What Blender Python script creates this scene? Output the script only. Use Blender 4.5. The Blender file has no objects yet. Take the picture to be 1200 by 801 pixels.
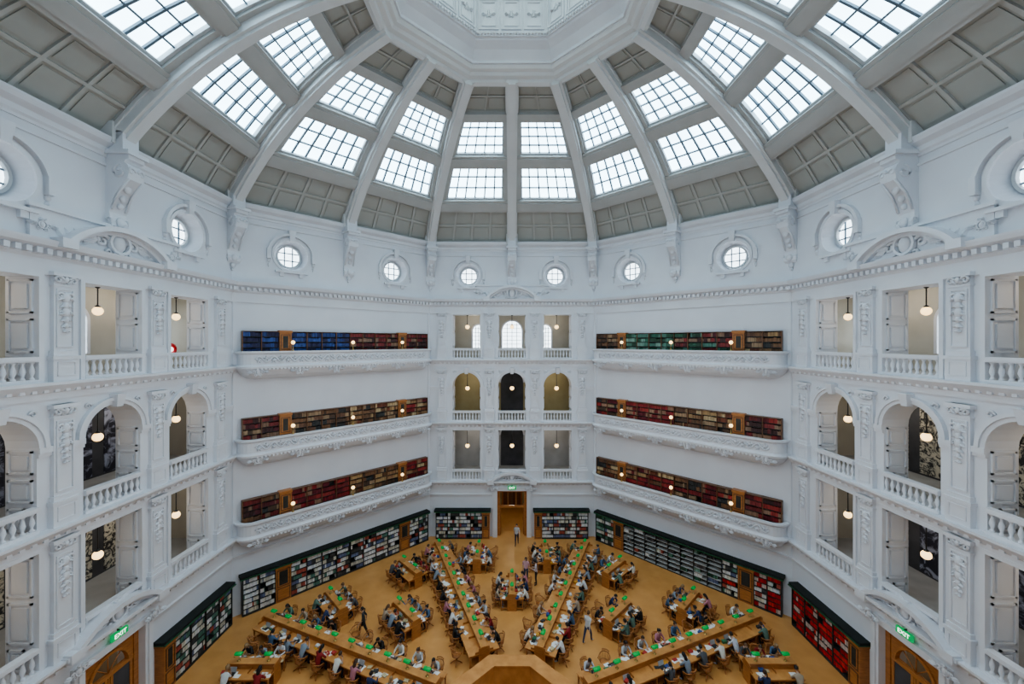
import bpy, math, random
from mathutils import Vector, Matrix
random.seed(7)
SC = bpy.context.scene
A = 17.4
T8 = math.tan(math.radians(22.5))
pi = math.pi

# ------------------------------------------------------------ materials
def new_mat(name):
    m = bpy.data.materials.new(name); m.use_nodes = True
    nt = m.node_tree
    return m, nt, nt.nodes['Principled BSDF']

def mat_noise(name, c1, c2, scale=3.0, rough=0.6, bump=0.0, bscale=40, metallic=0.0, stretch=None, detail=4):
    m, nt, b = new_mat(name)
    tc = nt.nodes.new('ShaderNodeTexCoord')
    mp = nt.nodes.new('ShaderNodeMapping')
    nt.links.new(tc.outputs['Object'], mp.inputs['Vector'])
    if stretch: mp.inputs['Scale'].default_value = stretch
    n = nt.nodes.new('ShaderNodeTexNoise'); n.inputs['Scale'].default_value = scale; n.inputs['Detail'].default_value = detail
    nt.links.new(mp.outputs['Vector'], n.inputs['Vector'])
    r = nt.nodes.new('ShaderNodeValToRGB')
    r.color_ramp.elements[0].position = 0.3; r.color_ramp.elements[1].position = 0.7
    r.color_ramp.elements[0].color = (*c1, 1); r.color_ramp.elements[1].color = (*c2, 1)
    nt.links.new(n.outputs['Fac'], r.inputs['Fac'])
    nt.links.new(r.outputs['Color'], b.inputs['Base Color'])
    b.inputs['Roughness'].default_value = rough
    b.inputs['Metallic'].default_value = metallic
    if bump > 0:
        n2 = nt.nodes.new('ShaderNodeTexNoise'); n2.inputs['Scale'].default_value = bscale
        nt.links.new(mp.outputs['Vector'], n2.inputs['Vector'])
        bp = nt.nodes.new('ShaderNodeBump'); bp.inputs['Strength'].default_value = bump; bp.inputs['Distance'].default_value = 0.02
        nt.links.new(n2.outputs['Fac'], bp.inputs['Height'])
        nt.links.new(bp.outputs['Normal'], b.inputs['Normal'])
    return m

def mat_emit(name, col, strength, base=None, noise=0.0):
    m, nt, b = new_mat(name)
    b.inputs['Base Color'].default_value = (*(base or col), 1)
    b.inputs['Emission Color'].default_value = (*col, 1)
    b.inputs['Emission Strength'].default_value = strength
    b.inputs['Roughness'].default_value = 0.4
    if noise > 0:
        tc = nt.nodes.new('ShaderNodeTexCoord')
        n = nt.nodes.new('ShaderNodeTexNoise'); n.inputs['Scale'].default_value = 0.6
        nt.links.new(tc.outputs['Object'], n.inputs['Vector'])
        mr = nt.nodes.new('ShaderNodeMapRange')
        mr.inputs[3].default_value = strength*(1-noise); mr.inputs[4].default_value = strength*(1+noise)
        nt.links.new(n.outputs['Fac'], mr.inputs[0])
        nt.links.new(mr.outputs[0], b.inputs['Emission Strength'])
    return m

M = {}
M['wall'] = mat_noise('painted_plaster', (0.70,0.715,0.76), (0.75,0.765,0.805), 0.5, 0.65, 0.05, 30)
M['trim'] = mat_noise('moulded_plaster', (0.70,0.71,0.75), (0.76,0.77,0.805), 0.8, 0.55)
M['rib'] = mat_noise('rib_plaster', (0.68,0.68,0.68), (0.74,0.74,0.735), 0.6, 0.6)
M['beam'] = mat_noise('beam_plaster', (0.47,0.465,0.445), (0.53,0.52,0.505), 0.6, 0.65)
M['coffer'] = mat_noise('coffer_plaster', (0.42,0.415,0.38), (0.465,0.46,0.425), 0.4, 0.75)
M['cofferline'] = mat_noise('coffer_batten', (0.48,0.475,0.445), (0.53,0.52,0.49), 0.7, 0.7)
M['mull'] = mat_noise('window_mullion', (0.12,0.17,0.22), (0.17,0.22,0.27), 2, 0.5)
M['frame'] = mat_noise('window_frame', (0.5,0.52,0.54), (0.58,0.6,0.62), 2, 0.5)
M['glass'] = mat_emit('skylight_glass', (0.62,0.86,1.0), 3.0, (0.65,0.8,0.9), 0.2)
M['lglass'] = mat_emit('lantern_glass', (0.72,0.95,0.95), 1.0, (0.7,0.82,0.82))
M['oglass'] = mat_emit('oculus_glass',(0.80,0.92,1.0),1.7,(0.8,0.85,0.9), 0.1)
M['floor'] = mat_noise('cork_floor', (0.62,0.30,0.095), (0.70,0.355,0.125), 1.2, 0.35, 0.03, 60)
M['wood'] = mat_noise('oak_wood', (0.36,0.14,0.042), (0.52,0.22,0.07), 3, 0.35, stretch=(1,1,6))
M['dwood'] = mat_noise('dark_oak_wood', (0.13,0.06,0.028), (0.2,0.09,0.04), 3, 0.4, stretch=(1,1,6))
M['desk'] = mat_noise('desk_oak', (0.52,0.23,0.07), (0.66,0.32,0.11), 2.5, 0.3)
M['dark'] = mat_noise('dark_shelf', (0.02,0.022,0.021), (0.04,0.042,0.04), 3, 0.5)
M['band'] = mat_noise('black_canopy', (0.012,0.015,0.014), (0.018,0.022,0.02), 3, 0.9)
M['greenline'] = mat_noise('green_enamel_strip', (0.02,0.10,0.045), (0.03,0.13,0.06), 3, 0.5)
M['beige'] = mat_noise('corridor_paint', (0.50,0.47,0.40), (0.56,0.53,0.46), 1, 0.7)
M['grey'] = mat_noise('corridor_grey', (0.40,0.40,0.40), (0.5,0.5,0.5), 1, 0.7)
M['dgrey'] = mat_noise('corridor_dark', (0.05,0.05,0.055), (0.09,0.09,0.1), 1, 0.7)
M['olive'] = mat_noise('corridor_olive', (0.40,0.33,0.17), (0.46,0.39,0.22), 1, 0.7)
M['globe'] = mat_emit('opal_globe', (1.0,0.66,0.28), 1.25, (0.9,0.8,0.6))
M['brass'] = mat_noise('brass', (0.45,0.30,0.10), (0.55,0.38,0.15), 5, 0.3, metallic=0.9)
M['black'] = mat_noise('black_metal', (0.02,0.02,0.02), (0.035,0.035,0.035), 5, 0.4)
M['green'] = mat_emit('green_glass_shade', (0.0,0.55,0.10), 0.08, (0.004,0.36,0.07))
M['exit'] = mat_emit('exit_sign_green', (0.0,0.5,0.15), 0.25, (0,0.4,0.1))
M['signwhite'] = mat_emit('sign_white', (1,1,1), 0.8)
M['red'] = mat_noise('red_enamel', (0.55,0.01,0.01), (0.65,0.02,0.02), 3, 0.3)
M['paper'] = mat_noise('paper', (0.8,0.8,0.78), (0.88,0.88,0.86), 6, 0.7)
M['lap']=mat_noise('laptop_lid',(0.35,0.36,0.38),(0.5,0.51,0.53),5,0.3)

def mat_attr():
    m, nt, b = new_mat('book_cloth')
    a = nt.nodes.new('ShaderNodeAttribute'); a.attribute_name = 'Col'
    tc = nt.nodes.new('ShaderNodeTexCoord')
    n = nt.nodes.new('ShaderNodeTexNoise'); n.inputs['Scale'].default_value = 12
    nt.links.new(tc.outputs['Object'], n.inputs['Vector'])
    mx = nt.nodes.new('ShaderNodeMix'); mx.data_type = 'RGBA'; mx.blend_type = 'MULTIPLY'
    mx.inputs[0].default_value = 0.2
    nt.links.new(a.outputs['Color'], mx.inputs[6]); nt.links.new(n.outputs['Color'], mx.inputs[7])
    nt.links.new(mx.outputs[2], b.inputs['Base Color'])
    b.inputs['Roughness'].default_value = 0.6
    return m
M['book'] = mat_attr()

def mat_objcolor(name):
    m, nt, b = new_mat(name)
    o = nt.nodes.new('ShaderNodeObjectInfo')
    tc = nt.nodes.new('ShaderNodeTexCoord')
    n = nt.nodes.new('ShaderNodeTexNoise'); n.inputs['Scale'].default_value = 9
    nt.links.new(tc.outputs['Object'], n.inputs['Vector'])
    mx = nt.nodes.new('ShaderNodeMix'); mx.data_type = 'RGBA'; mx.blend_type = 'MULTIPLY'
    mx.inputs[0].default_value = 0.3
    nt.links.new(o.outputs['Color'], mx.inputs[6]); nt.links.new(n.outputs['Color'], mx.inputs[7])
    nt.links.new(mx.outputs[2], b.inputs['Base Color'])
    b.inputs['Roughness'].default_value = 0.8
    return m
M['shirt'] = mat_objcolor('shirt_cloth')

def mat_random(name, cols, rough=0.7):
    m, nt, b = new_mat(name)
    o = nt.nodes.new('ShaderNodeObjectInfo')
    r = nt.nodes.new('ShaderNodeValToRGB'); r.color_ramp.interpolation = 'CONSTANT'
    e = r.color_ramp.elements
    while len(e) < len(cols): e.new(0.5)
    for i, c in enumerate(cols):
        e[i].position = i/len(cols); e[i].color = (*c, 1)
    nt.links.new(o.outputs['Random'], r.inputs['Fac'])
    nt.links.new(r.outputs['Color'], b.inputs['Base Color'])
    b.inputs['Roughness'].default_value = rough
    return m
M['hair'] = mat_random('hair', [(0.015,0.012,0.011),(0.06,0.03,0.015),(0.015,0.01,0.01),(0.14,0.07,0.03),(0.02,0.015,0.012),(0.32,0.2,0.1),(0.02,0.012,0.01)], 0.5)
M['pants'] = mat_random('trousers', [(0.02,0.025,0.05),(0.02,0.02,0.02),(0.05,0.07,0.13),(0.12,0.1,0.07),(0.02,0.02,0.03)], 0.8)
M['skin'] = mat_random('skin', [(0.60,0.36,0.25),(0.52,0.31,0.2),(0.66,0.42,0.31),(0.35,0.2,0.12)], 0.5)
M['shoe'] = mat_random('shoes', [(0.02,0.02,0.02),(0.6,0.6,0.6),(0.08,0.04,0.02)], 0.5)
M['eye'] = mat_noise('eye', (0.02,0.015,0.01), (0.03,0.02,0.015), 5, 0.2)
M['lip'] = mat_noise('lips', (0.4,0.12,0.1), (0.45,0.15,0.12), 5, 0.4)

def mat_mural(name,sc,lo,hi,c0,c1):
    m, nt, b = new_mat(name)
    tc = nt.nodes.new('ShaderNodeTexCoord')
    n = nt.nodes.new('ShaderNodeTexNoise'); n.inputs['Scale'].default_value = sc; n.inputs['Detail'].default_value = 7
    n.inputs['Distortion'].default_value = 1.5; n.inputs['Roughness'].default_value = 0.65
    nt.links.new(tc.outputs['Object'], n.inputs['Vector'])
    r = nt.nodes.new('ShaderNodeValToRGB')
    r.color_ramp.elements[0].position = lo; r.color_ramp.elements[0].color = (*c0,1)
    r.color_ramp.elements[1].position = hi; r.color_ramp.elements[1].color = (*c1,1)
    nt.links.new(n.outputs['Fac'], r.inputs['Fac'])
    nt.links.new(r.outputs['Color'], b.inputs['Base Color'])
    return m
M['mural'] = mat_mural('mural_leaf_print',3.2,0.45,0.55,(0.03,0.03,0.032),(0.60,0.56,0.46))
M['mural2'] = mat_mural('mural_dark_print',1.3,0.48,0.60,(0.025,0.025,0.04),(0.36,0.38,0.48))

# ------------------------------------------------------------ mesh builder
def ident(p): return p
class FaceT:
    def __init__(self, az):
        self.az=az; self.s=math.sin(math.radians(az)); self.c=math.cos(math.radians(az))
    def __call__(self,p): return (self.s*p[1]+self.c*p[0], self.c*p[1]-self.s*p[0], p[2])
def face_T(az): return FaceT(az)

class MB:
    def __init__(self, T=ident):
        self.v=[]; self.f=[]; self.m=[]; self.c=[]; self.mats=[]; self.smooth=[]
        self.face=None
        if isinstance(T,FaceT): self.face=T; T=ident
        self.T=T
    def mi(self, key):
        if key not in self.mats: self.mats.append(key)
        return self.mats.index(key)
    def add(self, vs, fs, mat='wall', col=(1,1,1), smooth=False):
        o=len(self.v); T=self.T
        self.v.extend(T(p) for p in vs)
        i=self.mi(mat)
        for f in fs:
            self.f.append(tuple(o+k for k in f)); self.m.append(i); self.c.append(col); self.smooth.append(smooth)
    def hexa(self, P, mat='wall', col=(1,1,1)):
        self.add(P, [(3,2,1,0),(4,5,6,7),(0,1,5,4),(1,2,6,5),(2,3,7,6),(3,0,4,7)], mat, col)
    def box(self, x0,x1,y0,y1,z0,z1, mat='wall', col=(1,1,1)):
        self.hexa([(x0,y0,z0),(x1,y0,z0),(x1,y1,z0),(x0,y1,z0),(x0,y0,z1),(x1,y0,z1),(x1,y1,z1),(x0,y1,z1)], mat, col)
    def cbox(self, c, s, rot=0, mat='wall', col=(1,1,1)):
        x,y,z=c; a,b,h=s[0]/2,s[1]/2,s[2]; cs,sn=math.cos(rot),math.sin(rot)
        P=[]
        for zz in (z,z+h):
            for (i,j) in ((-a,-b),(a,-b),(a,b),(-a,b)):
                P.append((x+i*cs-j*sn, y+i*sn+j*cs, zz))
        self.hexa(P, mat, col)
    def lathe(self, c, prof, n=10, mat='wall', smooth=True, col=(1,1,1)):
        vs=[]; fs=[]
        for (r,z) in prof:
            for i in range(n):
                a=2*pi*i/n; vs.append((c[0]+r*math.cos(a), c[1]+r*math.sin(a), c[2]+z))
        for j in range(len(prof)-1):
            for i in range(n):
                k=(i+1)%n
                fs.append((j*n+i, j*n+k, (j+1)*n+k, (j+1)*n+i))
        fs.append(tuple(range(n-1,-1,-1))); fs.append(tuple((len(prof)-1)*n+i for i in range(n)))
        self.add(vs, fs, mat, col, smooth)
    def sph(self, c, r, n=8, m=6, mat='wall', cut=None, fn=None):
        if isinstance(r,(int,float)): r=(r,r,r)
        vs=[];fs=[]
        for j in range(m+1):
            ph=pi*j/m
            if cut: ph=cut*j/m
            for i in range(n):
                a=2*pi*i/n
                p=(math.sin(ph)*math.cos(a), math.sin(ph)*math.sin(a), math.cos(ph))
                q=(c[0]+r[0]*p[0], c[1]+r[1]*p[1], c[2]+r[2]*p[2])
                vs.append(fn(q) if fn else q)
        for j in range(m):
            for i in range(n):
                k=(i+1)%n
                fs.append((j*n+i,(j+1)*n+i,(j+1)*n+k,j*n+k))
        self.add(vs,fs,mat,smooth=True)
    def tube(self, pts, rad, n=6, mat='wall', closed=False):
        vs=[];fs=[]; N=len(pts)
        for i,p in enumerate(pts):
            a=Vector(pts[max(i-1,0)]); b=Vector(pts[min(i+1,N-1)])
            d=(b-a).normalized() if (b-a).length>1e-6 else Vector((0,0,1))
            up=Vector((0,0,1)) if abs(d.z)<0.9 else Vector((0,1,0))
            x=d.cross(up).normalized(); y=x.cross(d)
            r=rad[i] if isinstance(rad,(list,tuple)) else rad
            for k in range(n):
                an=2*pi*k/n
                q=Vector(p)+x*(r*math.cos(an))+y*(r*math.sin(an)); vs.append(tuple(q))
        for i in range(N-1):
            for k in range(n):
                l=(k+1)%n
                fs.append((i*n+k,i*n+l,(i+1)*n+l,(i+1)*n+k))
        fs.append(tuple(range(n-1,-1,-1))); fs.append(tuple((N-1)*n+k for k in range(n)))
        self.add(vs,fs,mat,smooth=True)
    def mould(self, prof, u0=None, u1=None, mat='trim'):
        n=len(prof); vs=[]
        for (w,z) in prof: vs.append((u0 if u0 is not None else -w*T8, w, z))
        for (w,z) in prof: vs.append((u1 if u1 is not None else w*T8, w, z))
        fs=[(i,(i+1)%n,n+(i+1)%n,n+i) for i in range(n)]
        fs.append(tuple(range(n-1,-1,-1))); fs.append(tuple(range(n,2*n)))
        self.add(vs,fs,mat)
    def obj(self, name, link=True):
        me=bpy.data.meshes.new(name)
        v=self.v; off=(0,0,0)
        if link and v:
            xs=[p[0] for p in v]; ys=[p[1] for p in v]; zs=[p[2] for p in v]
            off=((min(xs)+max(xs))/2,(min(ys)+max(ys))/2,min(zs))
            v=[(p[0]-off[0],p[1]-off[1],p[2]-off[2]) for p in v]
        me.from_pydata(v,[],self.f)
        for k in self.mats: me.materials.append(M[k])
        me.polygons.foreach_set('material_index', self.m)
        me.polygons.foreach_set('use_smooth', self.smooth)
        if any(c!=(1,1,1) for c in self.c):
            at=me.attributes.new('Col','FLOAT_COLOR','FACE')
            buf=[]
            for c in self.c: buf.extend((c[0],c[1],c[2],1.0))
            at.data.foreach_set('color',buf)
        me.update()
        if not link: return me
        o=bpy.data.objects.new(name,me); SC.collection.objects.link(o)
        if self.face:
            o.rotation_euler=(0,0,-math.radians(self.face.az)); o.location=self.face(off)
        else: o.location=off
        return o
def set_parent(ch,pa):
    ch.parent=pa; ch.matrix_parent_inverse=pa.matrix_basis.inverted()

def inst(name, me, loc, rz=0.0, scale=1.0, color=None):
    o=bpy.data.objects.new(name,me); SC.collection.objects.link(o)
    o.location=loc; o.rotation_euler=(0,0,rz); o.scale=(scale,)*3
    if color: o.color=(*color,1)
    return o

# ------------------------------------------------------------ ornaments (in u,w,z space)
def spiral(mb, u,w,z, s, flip=1, turns=1.4, thick=0.05, up=1, mat='trim'):
    pts=[];rad=[]
    N=16
    for i in range(N):
        t=i/(N-1); a=turns*2*pi*t; r=s*(1-t*0.85)
        pts.append((u+flip*(s - r*math.cos(a)), w, z+up*r*math.sin(a)))
        rad.append(thick*(1-0.5*t))
    mb.tube(pts,rad,5,mat)

def leaf(mb,u,w,z,ang,l,wd,mat='trim'):
    c,s=math.cos(ang),math.sin(ang)
    def P(a,b,h): return (u+a*c-b*s, w-h, z+a*s+b*c)
    vs=[P(0,0,0.02),P(l*0.4,wd,0.0),P(l*0.4,0,0.12),P(l*0.4,-wd,0.0),P(l,0,0.03),P(l*0.75,wd*0.55,0.0),P(l*0.75,-wd*0.55,0.0),P(l*0.75,0,0.09)]
    mb.add(vs,[(0,2,1),(0,3,2),(1,2,7,5),(2,3,6,7),(5,7,4),(7,6,4)],mat)

def cartouche(mb,u,w,z,s=1.0,mat='trim'):
    mb.sph((u,w,z),(0.2*s,0.14*s,0.28*s),8,6,mat)
    arch_ring(mb,u,0.26*s,0.33*s,z,w-0.1*s,w+0.02,mat,12,0,2*pi)
    for f in (-1,1):
        spiral(mb,u+f*0.25*s,w,z,0.2*s,f,1.3,0.07*s,1,mat)
        spiral(mb,u+f*0.12*s,w,z-0.3*s,0.15*s,f,1.2,0.06*s,-1,mat)
        a=0 if f>0 else pi
        for k,(da,l) in enumerate(((0.35,0.5),(0.05,0.6),(-0.3,0.5))):
            leaf(mb,u+f*0.55*s,w,z,a+f*da,l*s,0.1*s,mat)
        leaf(mb,u+f*0.05*s,w,z+0.3*s,pi/2-f*0.5,0.3*s,0.08*s,mat)
    mb.sph((u,w,z+0.36*s),(0.12*s,0.1*s,0.12*s),6,4,mat)
def drop(mb,u,w,z,h=1.6,mat='trim'):
    for t,r in [(0,0.19),(0.22,0.14),(0.42,0.18),(0.62,0.12),(0.8,0.1),(0.95,0.06)]:
        mb.sph((u,w,z-h*t),(r*0.8,0.1,r*1.1),7,5,mat)
        for f in (-1,1): leaf(mb,u+f*0.03,w,z-h*t,pi/2-f*2.0,r*1.5,0.05,mat)
    for f in (-1,1):
        spiral(mb,u+f*0.04,w,z+0.06,0.14,f,1.2,0.055,1,mat)
        spiral(mb,u+f*0.03,w,z-h*0.42,0.11,f,1.2,0.045,-1,mat)
def panel_frame(mb,u0,u1,z0,z1,w,t=0.06,d=0.04,mat='trim'):
    mb.box(u0,u1,w-d,w,z0,z0+t,mat); mb.box(u0,u1,w-d,w,z1-t,z1,mat)
    mb.box(u0,u0+t,w-d,w,z0+t,z1-t,mat); mb.box(u1-t,u1,w-d,w,z0+t,z1-t,mat)
def jamb_panels(mb,u,s,z0,z1,w0,w1,mat='trim'):
    t=0.07; d=0.06
    n=2 if z1-z0>1.6 else 1
    hh=(z1-z0)/n
    for i in range(n):
        a=z0+i*hh+0.1; b=z0+(i+1)*hh-0.1
        ua,ub=sorted((u,u+s*d))
        mb.box(ua,ub,w0+0.12,w1-0.12,a,a+t,mat); mb.box(ua,ub,w0+0.12,w1-0.12,b-t,b,mat)
        mb.box(ua,ub,w0+0.12,w0+0.12+t,a,b,mat); mb.box(ua,ub,w1-0.12-t,w1-0.12,a,b,mat)
        mb.box(ua,ub,w0+0.3,w1-0.3,a+0.18,b-0.18,mat)

BAL=[(0.075,0),(0.075,0.07),(0.045,0.1),(0.04,0.16),(0.085,0.3),(0.07,0.42),(0.035,0.55),(0.05,0.6),(0.07,0.62),(0.07,0.68)]
def balustrade(mb,u0,u1,z,w):
    mb.box(u0,u1,w-0.13,w+0.13,z,z+0.12,'trim')
    mb.box(u0,u1,w-0.15,w+0.15,z+0.8,z+0.95,'trim')
    mb.box(u0,u1,w-0.11,w+0.11,z+0.76,z+0.8,'trim')
    n=int((u1-u0)/0.27)
    for i in range(n):
        mb.lathe((u0+(i+0.5)*(u1-u0)/n,w,z+0.1),BAL,8,'trim')

def arch_fill(mb,uc,r,zs,zt,w0,w1,mat='wall',n=14):
    for i in range(n):
        a0=pi*i/n; a1=pi*(i+1)/n
        p0=(uc+r*math.cos(a0), zs+r*math.sin(a0)); p1=(uc+r*math.cos(a1), zs+r*math.sin(a1))
        mb.hexa([(p1[0],w0,p1[1]),(p0[0],w0,p0[1]),(p0[0],w1,p0[1]),(p1[0],w1,p1[1]),
                 (p1[0],w0,zt),(p0[0],w0,zt),(p0[0],w1,zt),(p1[0],w1,zt)],mat)
def arch_ring(mb,uc,r0,r1,zs,w0,w1,mat='trim',n=16,a_from=0.0,a_to=pi):
    for i in range(n):
        a0=a_from+(a_to-a_from)*i/n; a1=a_from+(a_to-a_from)*(i+1)/n
        P=[]
        for w in (w0,w1):
            P+= [(uc+r0*math.cos(a0),w,zs+r0*math.sin(a0)),(uc+r1*math.cos(a0),w,zs+r1*math.sin(a0)),
                 (uc+r1*math.cos(a1),w,zs+r1*math.sin(a1)),(uc+r0*math.cos(a1),w,zs+r0*math.sin(a1))]
        F=[(0,1,2,3),(7,6,5,4),(1,5,6,2),(3,7,4,0)]
        if a_to-a_from<2*pi-0.01:
            if i==0: F.append((0,4,5,1))
            if i==n-1: F.append((2,6,7,3))
        mb.add(P,F,mat)

# ------------------------------------------------------------ drum, cornices
FZ=[4.95,10.1,15.6]
W1=18.55
CZ=0.28
def cornice_main(mb):
    c=CZ
    mb.mould([(A+0.05,19.6),(A-0.07,19.6),(A-0.07,19.9+c),(A-0.14,20.0+c),(A-0.14,20.2+c),(A-0.42,20.36+c),(A-0.48,20.5+c),(A-0.5,20.58+c),(A+0.05,20.62+c)])
    n=46
    for i in range(n):
        u=-7.0+14.0*i/(n-1)
        mb.box(u-0.085,u+0.085,A-0.34,A-0.13,20.06+c,20.26+c,'trim')
def drum(mb):
    z0,z1=20.5,25.95; c=22.95; h=1.5
    hw=A*T8
    ou=3.85
    w0,w1=A,A+0.8
    def full(ua,ub,za,zb): mb.box(ua,ub,w0,w1,za,zb,'wall')
    full(-hw,-ou-h,z0,z1); full(ou+h,hw,z0,z1); full(-ou+h,ou-h,z0,z1)
    for s in (-1,1):
        u=s*ou
        full(u-h,u+h,z0,c-h); full(u-h,u+h,c+h,z1)
        n=32
        for i in range(n):
            P=[]
            for (ww,rr) in ((w0,1.02),(w1,0.78)):
                for a in (2*pi*i/n,2*pi*(i+1)/n):
                    ca,sa=math.cos(a),math.sin(a); k=h/max(abs(ca),abs(sa))
                    P.append(((u+rr*ca,ww,c+rr*sa),(u+k*ca,ww,c+k*sa)))
            (f0i,f0o),(f1i,f1o),(b0i,b0o),(b1i,b1o)=P
            mb.add([f0i,f1i,f1o,f0o,b0i,b1i],[(0,1,2,3),(1,0,4,5)],'wall',smooth=False)
        arch_ring(mb,u,1.02,1.18,c,w0-0.09,w0+0.02,'trim',28,0,2*pi)
        arch_ring(mb,u,1.3,1.46,c,w0-0.2,w0+0.05,'trim',18,0.1,pi-0.1)
        mb.hexa([(u-0.14,w0-0.26,c+0.95),(u+0.14,w0-0.26,c+0.95),(u+0.14,w0,c+0.95),(u-0.14,w0,c+0.95),
                 (u-0.22,w0-0.34,c+1.66),(u+0.22,w0-0.34,c+1.66),(u+0.22,w0,c+1.66),(u-0.22,w0,c+1.66)],'trim')
        for f in (-1,1):
            mb.box(min(u+f*1.26,u+f*1.48),max(u+f*1.26,u+f*1.48),w0-0.23,w0+0.05,c-0.38,c+0.3,'trim')
            mb.sph((u+f*1.37,w0-0.02,c-0.48),(0.1,0.12,0.12),8,6,'trim')
            leaf(mb,u+f*1.37,w0,c-0.55,-pi/2,0.4,0.09)
            mb.box(u+f*0.6-0.12,u+f*0.6+0.12,w0-0.15,w0,c-1.45,c-1.15,'trim')
        mb.box(u-1.0,u+1.0,w0-0.22,w0,c-1.2,c-1.06,'trim')
        arch_ring(mb,u,0.68,0.8,c,w1-0.28,w1-0.12,'frame',24,0,2*pi)
        vs=[(u+0.75*math.cos(2*pi*i/24),w1-0.1,c+0.75*math.sin(2*pi*i/24)) for i in range(24)]
        mb.add(vs,[tuple(range(24))],'oglass')
        for d in (-0.25,0.25):
            mb.box(u+d-0.03,u+d+0.03,w1-0.18,w1-0.12,c-0.65,c+0.65,'mull')
            mb.box(u-0.65,u+0.65,w1-0.18,w1-0.12,c+d-0.03,c+d+0.03,'mull')
    mb.mould([(A+0.02,25.0),(A-0.05,25.0),(A-0.05,25.12),(A-0.12,25.2),(A-0.12,25.4),(A-0.34,25.55),(A-0.42,25.7),(A-0.42,25.8),(A+0.02,25.95)])
    mb.mould([(A+0.02,24.6),(A-0.07,24.62),(A-0.07,24.72),(A+0.02,24.76)])

def pediment(mb,z,hw=2.25,rise=1.0,w=A,proj=0.45,orn=1.3):
    R=(hw*hw+rise*rise)/(2*rise); zc=z+rise-R
    a=math.asin(hw/R)
    arch_ring(mb,0,R-0.2,R,zc,w-proj,w,'trim',16,pi/2-a,pi/2+a)
    arch_ring(mb,0,R-0.36,R-0.2,zc,w-proj*0.6,w,'trim',16,pi/2-a,pi/2+a)
    cartouche(mb,0,w-0.2,z+rise*0.42,orn)
    for f in (-1,1):
        a0=0 if f>0 else pi
        for k in range(4):
            leaf(mb,f*(0.75+0.22*k)*orn,w-0.12,z+rise*(0.34-0.06*k),a0+f*0.9,0.34*orn,0.1*orn)
            leaf(mb,f*(0.75+0.22*k)*orn,w-0.12,z+rise*(0.30-0.06*k),a0-f*0.5,0.3*orn,0.09*orn)
        spiral(mb,f*1.0*orn,w-0.14,z+0.22,0.18,f,1.3,0.07)
        mb.box(min(f*(hw+0.14),f*(hw-0.4)),max(f*(hw+0.14),f*(hw-0.4)),w-proj-0.02,w,z-0.22,z+0.14,'trim')

def pilaster(mb,uc,z0,z1,hw=0.42,ornament=True,w=A):
    mb.box(uc-hw,uc+hw,w-0.14,w,z0,z1,'trim')
    mb.box(uc-hw-0.08,uc+hw+0.08,w-0.22,w,z0,z0+0.95,'trim')
    panel_frame(mb,uc-hw+0.05,uc+hw-0.05,z0+0.2,z0+0.75,w-0.22,0.04,0.03)
    mb.box(uc-hw-0.12,uc+hw+0.12,w-0.26,w,z0+0.83,z0+0.97,'trim')
    mb.box(uc-hw-0.06,uc+hw+0.06,w-0.2,w,z0+0.97,z0+1.15,'trim')
    mb.box(uc-hw-0.1,uc+hw+0.1,w-0.26,w,z1-0.14,z1,'trim')
    mb.box(uc-hw-0.04,uc+hw+0.04,w-0.18,w,z1-0.52,z1-0.44,'trim')
    for f in (-1,1):
        spiral(mb,uc+f*0.1,w-0.2,z1-0.28,0.15,f,1.3,0.06)
        leaf(mb,uc+f*0.06,w-0.17,z1-0.46,pi/2-f*0.5,0.28,0.07)
    mb.sph((uc,w-0.2,z1-0.26),(0.1,0.08,0.14),6,4,'trim')
    if ornament:
        panel_frame(mb,uc-hw+0.07,uc+hw-0.07,z0+1.3,z1-0.62,w-0.14,0.045,0.05)
        drop(mb,uc,w-0.17,z1-0.95,1.35)

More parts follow.
